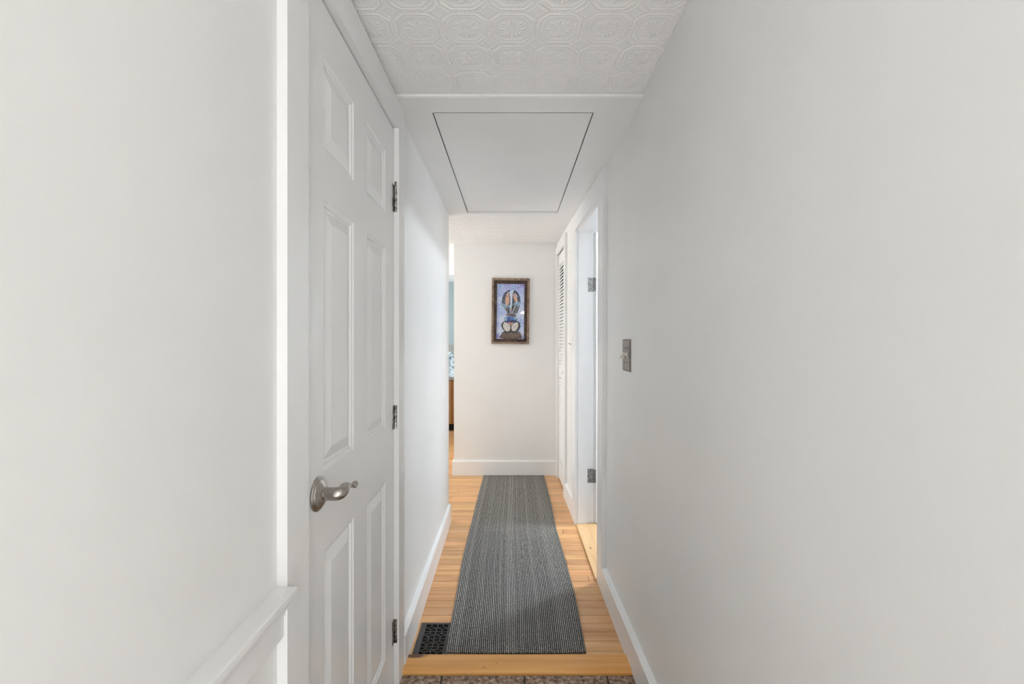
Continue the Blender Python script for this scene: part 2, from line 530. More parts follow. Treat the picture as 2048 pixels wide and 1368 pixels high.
def heightfield(name, x0, x1, y0, y1, z, step, amp, mat, parent=None, xlo=None):
    nx, ny = int(round((x1 - x0) / step)) + 1, int(round((y1 - y0) / step)) + 1
    xs, ys = np.linspace(x0, x1, nx), np.linspace(y0, y1, ny)
    X, Y = np.meshgrid(xs, ys)
    P = 0.1355
    u = (X - 0.001) / P
    v = (Y - 1.3145) / P
    hz = emboss(u - np.round(u), v - np.round(v))
    co = np.stack([X, Y, z - amp * hz], -1).reshape(-1, 3).astype(np.float32)
    i = (np.arange(ny - 1)[:, None] * nx + np.arange(nx - 1)[None, :]).ravel()
    q = np.stack([i, i + nx, i + nx + 1, i + 1], -1).astype(np.int32)
    me = bpy.data.meshes.new(name)
    me.vertices.add(len(co))
    me.vertices.foreach_set('co', co.ravel())
    me.loops.add(q.size)
    me.loops.foreach_set('vertex_index', q.ravel())
    me.polygons.add(len(q))
    me.polygons.foreach_set('loop_start', np.arange(0, q.size, 4, dtype=np.int32))
    me.polygons.foreach_set('use_smooth', np.ones(len(q), dtype=bool))
    me.update(calc_edges=True)
    return link(name, me, mat, parent)


ce = boxes('ceiling', [(-0.60, 0.62, 0.16, 1.672, Z_CEIL, Z_CEIL + 0.10)], M['ceil'])
tag(ce, 'near part of the hall ceiling in embossed medallion paper', 'ceiling', kind=STR)
heightfield('embossed_paper', -0.47, 0.50, 0.95, 1.668, Z_CEIL - 0.0004, 0.0017, 0.0022, M['ceil'], ce)
heightfield('embossed_paper', -0.47, 0.50, 0.20, 0.95, Z_CEIL - 0.0004, 0.0034, 0.0022, M['ceil'], ce)
cf = boxes('ceiling_far', [(-2.70, 0.60, 3.236, 7.2, Z_FAR, Z_FAR + 0.08)], M['ceil'])
tag(cf, 'embossed ceiling at the far end of the hall above the painting', 'ceiling', kind=STR)
heightfield('embossed_paper', -1.0, 0.47, 3.238, 5.2, Z_FAR - 0.0004, 0.0034, 0.0022, M['ceil'], cf)
tag(boxes('ceiling_entry', [(-2.05, 2.05, -3.05, 0.16, Z_CEIL, Z_CEIL + 0.1)], M['ceil']), 'ceiling of the entry behind the camera', 'ceiling', kind=STR)
tag(boxes('ceiling_bath', [(0.60, 2.5, 1.85, 4.65, Z_CEIL + 0.10, Z_CEIL + 0.18)], M['ceil']), 'ceiling of the room through the right doorway', 'ceiling', kind=STR)

# flat panel with the attic hatch
HX0, HX1, HY0, HY1 = -0.3115, 0.3195, 1.776, 3.168
PX0, PX1, PY0, PY1 = -0.56, 0.60, 1.668, 3.238
zt = Z_PAN + 0.03
tag(boxes('ceiling_panel', [(PX0, HX0, PY0, PY1, Z_PAN, zt + 0.05), (HX1, PX1, PY0, PY1, Z_PAN, zt + 0.05),
                            (HX0, HX1, PY0, HY0, Z_PAN, zt + 0.05), (HX0, HX1, HY1, PY1, Z_PAN, zt + 0.05),
                            (HX0 - 0.02, HX1 + 0.02, HY0 - 0.02, HY1 + 0.02, zt + 0.045, zt + 0.06)], M['panel']),
    'flat white ceiling panel that surrounds the attic hatch', 'ceiling', kind=STR)
bm = bmesh.new()
g = 0.0045
hv = []
for dz in (0.0, 0.018):
    for (x, y, t) in ((HX0 + g, HY0 + 0.007, 0.002), (HX1 - g, HY0 + 0.007, 0.002), (HX1 - g, HY1 - 0.003, 0.013), (HX0 + g, HY1 - 0.003, 0.013)):
        hv.append(bm.verts.new((x, y, Z_PAN + t + dz)))
for f in ((0, 3, 2, 1), (4, 5, 6, 7), (0, 1, 5, 4), (1, 2, 6, 5), (2, 3, 7, 6), (3, 0, 4, 7)):
    bm.faces.new([hv[i] for i in f])
bmesh.ops.recalc_face_normals(bm, faces=bm.faces)
for f in bm.faces:
    f.material_index = 0 if abs(f.normal.z) > 0.7 else 1
hatch = from_bm('attic_hatch', bm, M['panel'])
hatch.data.materials.append(M['dark'])
tag(hatch, 'flat white attic hatch outlined by a thin dark gap in the ceiling', 'hatch')
# near-black plate whose colour stands in for shade above the hatch gap
tag(boxes('ceiling_shade_plate', [(HX0 - 0.001, HX1 + 0.001, HY0 - 0.001, HY1 + 0.001, zt + 0.036, zt + 0.044)], M['dark']), 'near-black plate in place of shade above the attic hatch', 'ceiling', kind=STR)

# thin bead that closes the papered ceiling against the panel
tag(boxes('trim_1', [(-0.440, 0.478, 1.660, 1.668, Z_PAN + 0.001, Z_CEIL)], M['trim'], bevel=0.002), 'thin white bead between embossed ceiling and hatch panel', 'trim', kind=STR)

# ------------------------------------------------------------------ floors
Z_SUB = -0.021
fl = boxes('floor', [(-2.65, 0.60, 1.76, 7.1, -0.06, Z_SUB)], M['dark'])
tag(fl, 'honey oak strip floor laid across the hall', 'floor', kind=STR)


def piece_mesh(name, ch, th):
    """unit piece 1 x 1 with a chamfered top (chamfer in metres is set for a typical size)"""
    bm = bmesh.new()
    cx, cy = ch
    lo = [bm.verts.new((x, y, -th)) for x, y in ((0, 0), (1, 0), (1, 1), (0, 1))]
    mi = [bm.verts.new((x, y, -0.0012)) for x, y in ((0, 0), (1, 0), (1, 1), (0, 1))]
    hi = [bm.verts.new((x, y, 0)) for x, y in ((cx, cy), (1 - cx, cy), (1 - cx, 1 - cy), (cx, 1 - cy))]
    for a, b in ((lo, mi), (mi, hi)):
        for i in range(4):
            bm.faces.new((a[i], a[(i + 1) % 4], b[(i + 1) % 4], b[i]))
    bm.faces.new(hi)
    bm.faces.new(lo[::-1])
    bmesh.ops.recalc_face_normals(bm, faces=bm.faces)
    me = bpy.data.meshes.new(name)
    bm.to_mesh(me)
    bm.free()
    return me


plank_me = piece_mesh('plank', (0.0012, 0.018), 0.0195)
plank_me.materials.append(M['oak'])
PW = 0.0605


def plank(x0, x1, y0, y1, parent=fl):
    o = bpy.data.objects.new('plank', plank_me)
    C.objects.link(o)
    o.parent = parent
    gp = 0.0011
    o.location = (x0 + gp, y0 + gp, rnd.uniform(-0.0005, 0.0))
    o.scale = (x1 - x0 - 2 * gp, y1 - y0 - 2 * gp, 1)
    return o


REG_X0, REG_X1, REG_Y0, REG_Y1 = -0.407, -0.256, 1.842, 2.062


def row(y0, y1, xa, xb):
    x = xa
    first = True
    while x < xb - 0.001:
        L = rnd.uniform(0.7, 2.0) * (rnd.uniform(0.15, 1.0) if first else 1.0)
        first = False
        x2 = min(xb, x + L)
        if xb - x2 < 0.08: x2 = xb
        plank(x, x2, y0, y1)
        x = x2


for (a, b) in ((1.8415, 1.8805), (1.8805, 1.941), (1.941, 2.0015), (2.0015, 2.062)):
    row(a, b, REG_X1 - 0.004, 0.495)
plank(-0.440, REG_X0 + 0.002, 1.8415, 2.062)
k = 0
while 2.062 + k * PW < 6.9:
    y0 = 2.062 + k * PW
    y1 = y0 + PW
    if y1 <= 3.2:
        row(y0, y1, -0.45, 0.495)
    elif y1 <= 4.37:
        row(y0, y1, -1.20, 0.47)
    elif y1 <= 6.62:
        row(y0, y1, -1.25, -0.50)
    k += 1

# tiled floor on the camera's side
ft = boxes('floor_tiled', [(-2.05, 2.05, 0.17, 1.748, -0.06, -0.0075)], M['grout'])
tag(boxes('floor_entry', [(-2.05, 2.05, -3.05, 0.1695, -0.06, -0.003)], M['bounce_floor']), 'unseen entry floor behind the camera, coloured pale to bounce sunlight', 'floor', kind=STR)
tag(ft, 'brown stone tile floor in front of the pine strip', 'floor', kind=STR)
tile_me = piece_mesh('tile', (0.006, 0.006), 0.008)
tile_me.materials.append(M['tile'])
TP = 0.3145
for j in range(5):
    for i in range(-2, 2):
        x0 = max(-0.4395, 0.0475 + (i) * TP)
        x1 = min(0.480, 0.0475 + (i + 1) * TP)
        y1 = 1.745 - j * TP
        o = bpy.data.objects.new('tile', tile_me)
        C.objects.link(o)
        o.parent = ft
        o.location = (x0 + 0.003, y1 - TP + 0.006, -0.003)
        o.scale = (x1 - x0 - 0.006, TP - 0.006, 1)
tag(boxes('floor_bath', [(0.60, 2.5, 1.85, 4.65, -0.06, -0.002)], M['slate']), 'dark purple grey floor just inside the right doorway', 'floor', kind=STR)

# pine strip between tile and oak
bm = bmesh.new()
pr = [(1.748, -0.0075), (1.842, -0.0075), (1.842, 0.011), (1.838, 0.013), (1.768, 0.013), (1.756, 0.009), (1.749, 0.002)]
ra = [bm.verts.new((-0.4205, y, z)) for y, z in pr]
rb = [bm.verts.new((0.462, y, z)) for y, z in pr]
for i in range(len(pr)):
    j = (i + 1) % len(pr)
    bm.faces.new((ra[i], ra[j], rb[j], rb[i]))
bm.faces.new(ra); bm.faces.new(rb)
tag(from_bm('threshold_strip', bm, M['pine']), 'honey pine threshold strip between brown tile and oak floor', 'threshold')
# pale pine sill of the right doorway
tag(boxes('door_sill', [(XR(2.7, 0) - 0.022, XR(2.7, 0) + 0.118, 2.428, 3.172, 0.0, 0.014)], M['pine2'], bevel=0.004), 'pale knotty pine sill board in the right doorway', 'threshold')

# ------------------------------------------------------------------ baseboards, casings
def bb_prof(t, h=0.132, slope=0.006):
    return [(0, 0.0), (t, 0.0), (t, h - slope - 0.004), (t - 0.003, h - slope), (0, h)]


bm = bmesh.new()
sweep(bm, bb_prof(0.0215), stations(1.779, D_LC + 0.006), lambda d, z, p: xl(d, z, p * (1.10 - 0.30 * (d - 1.78) / 1.44)))
tag(from_bm('baseboard_left', bm, M['trim'], bevel=0.0015), 'white baseboard along the left wall beside the register', 'baseboard', kind=STR)
bm = bmesh.new()
sweep(bm, bb_prof(0.0225), stations(0.25, 2.31), xr)
tag(from_bm('baseboard_right', bm, M['trim'], bevel=0.0015), 'long white baseboard along the near right wall', 'baseboard', kind=STR)
bm = bmesh.new()
sweep(bm, bb_prof(0.018), stations(3.298, 3.69), xr)
tag(from_bm('baseboard_right_far', bm, M['trim'], bevel=0.0015), 'short white baseboard between right doorway and louvred closet', 'baseboard', kind=STR)
bm = bmesh.new()
pr = [(0, 0), (0.017, 0), (0.017, 0.131), (0.013, 0.139), (0, 0.141)]
pts = [(0.418, D_END), (-0.556, D_END), (-0.556, 5.15)]
ring = []
for (i, (x, y)) in enumerate(pts):
    ring.append([bm.verts.new((x - (p if i > 0 else 0), y - (p if i < 2 else 0), z)) for p, z in pr])
for a, b in zip(ring[:-1], ring[1:]):
    for i in range(len(pr)):
        j = (i + 1) % len(pr)
        bm.faces.new((a[i], a[j], b[j], b[i]))
bm.faces.new(ring[0]); bm.faces.new(ring[-1])
tag(from_bm('baseboard_end', bm, M['trim'], bevel=0.002), 'white baseboard of the end wall under the painting', 'baseboard', kind=STR)

# left door casing
t2 = empty('trim_2', (-0.43, 1.3, 0), 'white casing around the closed six-panel door', 'trim', STR)
CT = 0.0195


def lc(name, d0, d1, z0, z1, p0=0.0, p1=CT):
    bm = bmesh.new()
    sweep(bm, rect(p0, p1, z0, z1), [d0, d1], xl)
    return from_bm(name, bm, M['trim'], t2, bevel=0.0022)


lc('side_casing', 0.852, 0.9415, -0.004, Z_CEIL - 0.001)
lc('side_casing', 1.694, 1.777, -0.004, Z_PAN - 0.001)
lc('head_casing', 0.9416, 1.6939, 2.071, Z_PAN - 0.001)
lc('jamb', 0.926, 0.9435, 0.0, 2.075, -0.115, 0.0)
lc('jamb', 1.6975, 1.714, 0.0, 2.075, -0.115, 0.004)
lc('head_jamb', 0.9436, 1.6974, 2.0715, 2.084, -0.115, 0.0)
lc('door_stop', 0.9436, 1.6974, 2.048, 2.071, -0.075, -0.040)
# chair rail
bm = bmesh.new()
pr = [(0, 0.8175), (0.034, 0.8175), (0.0383, 0.8155), (0.0383, 0.806), (0.034, 0.801), (0.029, 0.799), (0.0275, 0.790), (0.021, 0.780), (0.0165, 0.771),
      (0.0165, 0.765), (0.0135, 0.762), (0.0135, 0.726), (0.010, 0.720), (0, 0.719)]
sweep(bm, pr, [0.25, 0.8515], xl)
tag(from_bm('trim_3', bm, M['trim'], bevel=0.0006), 'white chair rail on the left wall ending at the door casing', 'trim', kind=STR)

# right doorway casing and jambs
t4 = empty('trim_4', (0.47, 2.8, 0), 'white casing and jambs of the open right doorway', 'trim', STR)


def rc(name, d0, d1, z0, z1, p0, p1, parent, nz=6, bev=0.0022, mat='trim'):
    bm = bmesh.new()
    sweep(bm, rect(p0, p1, z0, z1, nz), [d0, d1], xr)
    return from_bm(name, bm, M[mat], parent, bevel=bev)


rc('side_casing', 2.31, 2.428, 0.0, Z_PAN - 0.001, 0, 0.0215, t4)
rc('side_casing', 3.166, 3.297, 0.0, Z_PAN - 0.001, 0, 0.0195, t4)
rc('head_casing', 2.4285, 3.1655, 2.058, Z_PAN - 0.001, 0, 0.0205, t4, 2)
rc('jamb', 2.416, 2.434, 0.0, 2.05, -0.115, 0.0, t4)
rc('jamb', 3.174, 3.184, 0.0, 2.05, -0.115, 0.0, t4)
rc('head_jamb', 2.434, 3.174, 2.045, 2.058, -0.115, 0.0, t4, 2)
rc('door_stop', 3.160, 3.174, 0.012, 2.045, -0.062, 0.0, t4)
rc('door_stop', 2.434, 3.160, 2.031, 2.045, -0.062, 0.0, t4, 1)

# closet casing
t5 = empty('trim_5', (0.44, 4.0, 0), 'white casing of the louvred closet door by the end wall', 'trim', STR)
rc('side_casing', 3.69, 3.768, 0.0, 2.162, 0, 0.0195, t5)
rc('side_casing', 4.272, 4.358, 0.0, 2.162, 0, 0.0150, t5)
rc('head_casing', 3.7685, 4.2715, 2.088, 2.162, 0, 0.0175, t5, 2)
rc('jamb', 3.768, 3.778, 0.0, 2.095, -0.11, 0, t5)
rc('jamb', 4.262, 4.272, 0.0, 2.095, -0.11, 0, t5)

# ------------------------------------------------------------------ left six-panel door
d1 = empty('door_1', (-0.44, 1.32, 0), 'closed white six-panel door with satin nickel lever', 'door', STR)
XF = -0.4405
DB = [0.946, 1.065, 1.267, 1.381, 1.583, 1.6965]
ZB = [0.008, 0.167, 0.787, 0.974, 1.608, 1.723, 1.942, 2.0665]
bm = bmesh.new()
grid = {}
for i, d in enumerate(DB):
    for j, z in enumerate(ZB):
        grid[i, j] = bm.verts.new((XF, d, z))
panels = []
for i in range(5):
    for j in range(7):
        if i in (1, 3) and j in (1, 3, 5):
            panels.append((DB[i], DB[i + 1], ZB[j], ZB[j + 1]))
        else:
            bm.faces.new((grid[i, j], grid[i + 1, j], grid[i + 1, j + 1], grid[i, j + 1]))
XB = XF - 0.035
per = [(i, 0) for i in range(6)] + [(5, j) for j in range(1, 8)] + [(i, 7) for i in range(4, -1, -1)] + [(0, j) for j in range(6, 0, -1)]
bk = [bm.verts.new((XB, grid[q].co.y, grid[q].co.z)) for q in per]
for a in range(len(per)):
    b = (a + 1) % len(per)
    bm.faces.new((grid[per[a]], grid[per[b]], bk[b], bk[a]))
bm.faces.new(bk)
leaf = from_bm('door_leaf', bm, M['door'], d1)
LOOPS = [(0, 0), (0.004, -0.0035), (0.010, -0.0042), (0.013, -0.0085), (0.019, -0.0095), (0.046, -0.0015), (0.049, -0.0012)]
for (a0, a1, z0, z1) in panels:
    bm = bmesh.new()
    prev = None
    for ins, dep in LOOPS:
        cur = [bm.verts.new((XF + dep, y, z)) for y, z in ((a0 + ins, z0 + ins), (a1 - ins, z0 + ins), (a1 - ins, z1 - ins), (a0 + ins, z1 - ins))]
        if prev:
            for i in range(4):
                bm.faces.new((prev[i], prev[(i + 1) % 4], cur[(i + 1) % 4], cur[i]))
        prev = cur
    bm.faces.new(prev)
    back = [bm.verts.new((XF - 0.03, y, z)) for y, z in ((a0, z0), (a1, z0), (a1, z1), (a0, z1))]
    bm.faces.new(back[::-1])
    from_bm('panel', bm, M['door'], d1)
# hinges: barrel of five knuckles and a sliver of leaf
for zc, hh in ((1.808, 0.100), (0.996, 0.088), (0.200, 0.088)):
    hx, hy = -0.4335, 1.6965
    h = boxes('hinge', [(-0.4405, -0.4385, 1.672, 1.6955, zc - hh / 2, zc + hh / 2), (-0.4405, -0.4255, 1.6962, 1.6976, zc - hh / 2, zc + hh / 2)], M['hinge'], d1)
    n = 5
    for q in range(n):
        bm = bmesh.new()
        z0 = zc - hh / 2 + hh * q / n
        cyl_z(bm, hx, hy, z0 + 0.0008, z0 + hh / n - 0.0008, 0.0062)
        o = from_bm('knuckle', bm, M['hinge'], h)
    if zc > 1.5:
        bm = bmesh.new()
        cyl_z(bm, hx, hy, zc + hh / 2, zc + hh / 2 + 0.014, 0.0045)
        from_bm('hinge_pin', bm, M['hinge'], h)
# lever
LY, LZ = 1.030, 0.931
bm = bmesh.new()
lathe_x(bm, [(0, 0.0), (0, 0.0385), (0.003, 0.0385), (0.005, 0.0375), (0.0062, 0.0345), (0.008, 0.0338), (0.0095, 0.0325), (0.0112, 0.0295), (0.0120, 0.027), (0.0150, 0.0235), (0.0172, 0.0185),
             (0.0180, 0.0160), (0.0178, 0.0)], XF, LY, LZ, 48)
ros = from_bm('rosette', bm, M['nickel'], d1, smooth=True)
bm = bmesh.new()
# shank and waving blade in one sweep: (out, along hall, up, half width, half thickness)
ctl = [(0.0165, 0, 0, 0.0140, 0.0140), (0.0185, 0, 0, 0.0146, 0.0146), (0.034, 0, 0, 0.0147, 0.0147), (0.0430, 0.0003, 0.0002, 0.0150, 0.0148), (0.0495, 0.0030, 0.0012, 0.0152, 0.0146),
       (0.0535, 0.0095, 0.0040, 0.0146, 0.0124), (0.0545, 0.0185, 0.0085, 0.0132, 0.0086), (0.0535, 0.029, 0.0112, 0.0122, 0.0058), (0.052, 0.041, 0.0092, 0.0115, 0.0044), (0.051, 0.054, 0.0035, 0.0110, 0.0036),
       (0.0505, 0.067, -0.0035, 0.0108, 0.0032), (0.0505, 0.079, -0.0085, 0.0104, 0.0030), (0.051, 0.089, -0.0095, 0.0098, 0.0028), (0.0515, 0.098, -0.0075, 0.0085, 0.0027), (0.052, 0.104, -0.0050, 0.0060, 0.0024), (0.0523, 0.107, -0.0035, 0.0022, 0.0015)]
path = []
for i in range(len(ctl) - 1):
    p0, p1, p2, p3 = ctl[max(0, i - 1)], ctl[i], ctl[i + 1], ctl[min(len(ctl) - 1, i + 2)]
    for q in range(4):
        t = q / 4
        path.append(tuple(0.5 * (2 * b + (c - a) * t + (2 * a - 5 * b + 4 * c - d) * t * t + (3 * b - a - 3 * c + d) * t ** 3) for a, b, c, d in zip(p0, p1, p2, p3)))
path.append(ctl[-1])
rings = []
for i, (ou, al, up, hw, ht) in enumerate(path):
    a, b = path[max(0, i - 1)], path[min(len(path) - 1, i + 1)]
    tan = Vector((b[0] - a[0], b[1] - a[1], b[2] - a[2])).normalized()
    side = tan.cross(Vector((0, 0, 1))).normalized()
    nr = side.cross(tan)
    tw = -max(0.0, (al - 0.055)) * 8.0     # the blade twists toward its tip
    ax = side * math.cos(tw) + nr * math.sin(tw)
    ay = nr * math.cos(tw) - side * math.sin(tw)
    c = Vector((XF + ou, LY + al, LZ + up))
    rings.append([bm.verts.new(c + ax * hw * math.cos(t) + ay * ht * math.sin(t)) for t in [2 * math.pi * k / 24 for k in range(24)]])
for a, b in zip(rings[:-1], rings[1:]):
    for k in range(24):
        bm.faces.new((a[k], a[(k + 1) % 24], b[(k + 1) % 24], b[k]))
bm.faces.new(rings[0]); bm.faces.new(rings[-1])
tag(from_bm('lever_handle', bm, M['nickel'], ros, smooth=True), 'satin nickel wave lever')

# ------------------------------------------------------------------ right door, swung into the next room
HXR, HYR = XR(3.17, 1) + 0.118, 3.176
d2 = empty('door_2', (HXR, HYR, 0), 'white door swung open inside the right doorway', 'door', STR)
ang = math.radians(128)
dirv = Vector((math.sin(ang), -math.cos(ang), 0))       # along the leaf
nrm = Vector((-math.cos(ang) * -1, math.sin(ang), 0))
nrm = Vector((-dirv.y, dirv.x, 0))                       # towards the wall side
bm = bmesh.new()
th = 0.035
o0 = Vector((HXR - 0.013, HYR + 0.004, 0))
vv = []
for z in (0.018, 2.035):
    for a, b in ((0.0, 0.0), (0.72, 0.0), (0.72, th), (0.0, th)):
        p = o0 + dirv * a + nrm * (b - th * 0.95)
        vv.append(bm.verts.new((p.x, p.y, z)))
for f in ((0, 3, 2, 1), (4, 5, 6, 7), (0, 1, 5, 4), (1, 2, 6, 5), (2, 3, 7, 6), (3, 0, 4, 7)):
    bm.faces.new([vv[i] for i in f])
from_bm('door_leaf', bm, M['door'], d2, bevel=0.002)
for zc in (1.675, 0.342):
    jx0, jx1 = XR(3.17, zc) + 0.063, XR(3.17, zc) + 0.112
    h = boxes('hinge', [(jx0 + 0.006, jx1 - 0.006, 3.1725, 3.1742, zc - 0.049, zc + 0.049)], M['hinge2'], d2)
    # leaf on the door edge
    bm = bmesh.new()
    e = o0 - nrm * (th * 0.95)
    q = []
    for z in (zc - 0.045, zc + 0.045):
        for a, b in ((-0.0018, 0.004), (-0.0002, 0.004), (-0.0002, th - 0.001), (-0.0018, th - 0.001)):
            p = e + dirv * a + nrm * b
            q.append(bm.verts.new((p.x, p.y, z)))
    for f in ((0, 3, 2, 1), (4, 5, 6, 7), (0, 1, 5, 4), (1, 2, 6, 5), (2, 3, 7, 6), (3, 0, 4, 7)):
        bm.faces.new([q[i] for i in f])
    from_bm('hinge_leaf', bm, M['hinge2'], h)
    for r in range(5):
        bm = bmesh.new()
        z0 = zc - 0.048 + 0.096 * r / 5
        cyl_z(bm, jx1 - 0.002, 3.1695, z0 + 0.001, z0 + 0.0182, 0.0058)
        from_bm('knuckle', bm, M['hinge2'], h)
    for (sx, sz) in ((0.55, 0.034), (0.25, 0.002), (0.55, -0.030)):
        bm = bmesh.new()
        xx = jx0 + (jx1 - jx0) * sx
        vs = [bm.verts.new((xx + 0.0042 * math.cos(t), 3.1722, zc + sz + 0.0042 * math.sin(t))) for t in [2 * math.pi * k / 12 for k in range(12)]]
        ws = [bm.verts.new((v.co.x, 3.1727, v.co.z)) for v in vs]
        for k in range(12):
            bm.faces.new((vs[k], vs[(k + 1) % 12], ws[(k + 1) % 12], ws[k]))
        bm.faces.new(vs)
        from_bm('screw', bm, M['screw'], h)

# ------------------------------------------------------------------ louvred closet door
d3 = empty('door_3', (XR(4.0, 1), 4.0, 0), 'white louvred closet door beside the end wall', 'door', STR)
LD0, LD1 = 3.781, 4.259
st = 0.055
F0, F1 = -0.034, -0.004       # thickness range, behind the casing face
rc('stile', LD0, LD0 + st, 0.012, 2.080, F0, F1, d3, 4, 0.002, 'door')
rc('stile', LD1 - st, LD1, 0.012, 2.080, F0, F1, d3, 4, 0.002, 'door')
rc('rail', LD0 + st, LD1 - st, 1.985, 2.080, F0, F1, d3, 1, 0.002, 'door')
rc('rail', LD0 + st, LD1 - st, 0.955, 1.055, F0, F1, d3, 1, 0.002, 'door')
rc('rail', LD0 + st, LD1 - st, 0.012, 0.190, F0, F1, d3, 1, 0.002, 'door')


def slat(zc):
    bm = bmesh.new()
    pr = [(-0.031, zc + 0.0130), (-0.031, zc + 0.0240), (-0.003, zc - 0.0130), (-0.003, zc - 0.0240)]
    sweep(bm, pr, [LD0 + st, LD1 - st], xr)
    return from_bm('slat', bm, M['door'], d3)


z = 1.968
while z > 1.07:
    slat(z); z -= 0.0297
z = 0.938
while z > 0.205:
    slat(z); z -= 0.0297
bm = bmesh.new()
kx = XR(3.84, 1.0)
lathe_x(bm, [(0, 0.0), (0, 0.008), (-0.010, 0.006), (-0.014, 0.012), (-0.022, 0.0145), (-0.028, 0.011), (-0.030, 0.0)], kx + 0.004, 3.85, 1.02, 20)
from_bm('knob', bm, M['door'], d3, smooth=True)

# ------------------------------------------------------------------ switch plates
def switch_plate(name, d0, d1, z0, z1, toggles, pm, tm, label, depth=0.006, cham=0.007):
    cz = (z0 + z1) / 2
    root = empty(name, (XR((d0 + d1) / 2, cz), (d0 + d1) / 2, z0), label, 'switch')
    bm = bmesh.new()
    X = lambda d, z, p: XR(d, z) - p
    rs = []
    for ins, p in ((0, 0.0), (0, depth * 0.25), (cham, depth), (cham + 0.0006, depth)):
        rs.append([bm.verts.new((X(y, zz, p), y, zz)) for y, zz in ((d0 + ins, z0 + ins), (d1 - ins, z0 + ins), (d1 - ins, z1 - ins), (d0 + ins, z1 - ins))])
    for a, b in zip(rs[:-1], rs[1:]):
        for i in range(4):
            bm.faces.new((a[i], a[(i + 1) % 4], b[(i + 1) % 4], b[i]))
    bm.faces.new(rs[-1]); bm.faces.new(rs[0][::-1])
    from_bm('plate', bm, pm, root)
    for (y, up) in toggles:
        x = XR(y, cz)
        bm = bmesh.new()
        abox(bm, x - depth - 0.0022, x - depth + 0.001, y - 0.0062, y + 0.0062, cz - 0.0125, cz + 0.0125)
        from_bm('toggle_surround', bm, tm, root, bevel=0.001)
        bm = bmesh.new()
        s = 0.010 if up else -0.010
        q = [bm.verts.new(p) for p in ((x - depth - 0.002, y - 0.0045, cz - 0.006), (x - depth - 0.002, y + 0.0045, cz - 0.006), (x - depth - 0.002, y + 0.0045, cz + 0.006), (x - depth - 0.002, y - 0.0045, cz + 0.006),
                                       (x - depth - 0.019, y - 0.0034, cz + s - 0.004), (x - depth - 0.019, y + 0.0034, cz + s - 0.004), (x - depth - 0.019, y + 0.0034, cz + s + 0.004), (x - depth - 0.019, y - 0.0034, cz + s + 0.004))]
        for f in ((0, 3, 2, 1), (4, 5, 6, 7), (0, 1, 5, 4), (1, 2, 6, 5), (2, 3, 7, 6), (3, 0, 4, 7)):
            bm.faces.new([q[i] for i in f])
        from_bm('toggle', bm, tm, root, bevel=0.0008)
        for sz in (0.030, -0.030):
            bm = bmesh.new()
            lathe_x(bm, [(0.001, 0.0036), (-0.0012, 0.0036), (-0.0018, 0.0)], XR(y, cz + sz) - depth, y, cz + sz, 14)
            from_bm('screw', bm, M['screw'], root)


switch_plate('light_switch', 1.836, 1.960, 1.153, 1.287, [(1.875, True), (1.921, False)], M['bronze'], M['ivory'],
             'dark pewter double switch plate on the near right wall')
switch_plate('light_switch', 3.415, 3.492, 1.195, 1.317, [(3.4535, True)], M['wall2'], M['ivory'],
             'small white switch plate between right doorway and closet', 0.005, 0.004)
# two bare nails left in the wall above the small switch
for zz, lb in ((1.965, 'upper bare nail in the wall above the small white switch'), (1.655, 'lower bare nail in the wall above the small white switch')):
    bm = bmesh.new()
    lathe_x(bm, [(0.004, 0.0012), (-0.006, 0.0012), (-0.006, 0.0030), (-0.0072, 0.0030), (-0.0075, 0.0)], XR(3.49, zz), 3.49, zz, 10)
    tag(from_bm('wall_nail', bm, M['hinge']), lb, 'nail', 'bare nails above the small switch')

# ------------------------------------------------------------------ framed painting
PX, PZ = -0.0135, 1.569
pic = empty('framed_painting', (PX, D_END, PZ - 0.313), 'rabbit painting on blue in a rustic wooden frame on the end wall', 'painting')
K = 8.55 * 910.0 / 4.34          # crop pixels per metre on the wall
cxp, czp = 441.0, 705.0
rot = math.radians(-0.7)


def pt(px, py, y):
    a, b = (px - cxp) / K, -(py - czp) / K
    return (PX + a * math.cos(rot) - b * math.sin(rot), y, PZ + a * math.sin(rot) + b * math.cos(rot))


def frame_piece(outer, inner, k, y0, y1, mat, name):
    (ox0, oy0, ox1, oy1), (ix0, iy0, ix1, iy1) = outer, inner
    O = [(ox0, oy0), (ox1, oy0), (ox1, oy1), (ox0, oy1)]
    I = [(ix0, iy0), (ix1, iy0), (ix1, iy1), (ix0, iy1)]
    q = [O[k], O[(k + 1) % 4], I[(k + 1) % 4], I[k]]
    bm = bmesh.new()
    a = [bm.verts.new(pt(x, y, y0)) for x, y in q]
    b = [bm.verts.new(pt(x, y, y1)) for x, y in q]
    for i in range(4):
        bm.faces.new((a[i], a[(i + 1) % 4], b[(i + 1) % 4], b[i]))
    bm.faces.new(a); bm.faces.new(b[::-1])
    return from_bm(name, bm, mat, pic, bevel=0.0015)


R0, R1, R2 = (119, 143, 763, 1267), (155, 182, 724, 1230), (204, 236, 674, 1182)
for k in range(4):
    frame_piece(R0, R1, k, D_END - 0.030, D_END - 0.001, M['frame_o'], 'frame_rail')
    frame_piece(R1, R2, k, D_END - 0.020, D_END - 0.001, M['frame_i'], 'inner_frame_rail')


def chaikin(p, n=2):
    for _ in range(n):
        q = []
        for i in range(len(p)):
            a, b = p[i], p[(i + 1) % len(p)]
            q += [(a[0] * .75 + b[0] * .25, a[1] * .75 + b[1] * .25), (a[0] * .25 + b[0] * .75, a[1] * .25 + b[1] * .75)]
        p = q
    return p


def brushy(name, a, b, c, scale=45, dist=2.0):
    return noisy(name, [(0.32, a), (0.5, b), (0.66, c)], scale, 0.55, 5, 0.15, dist)


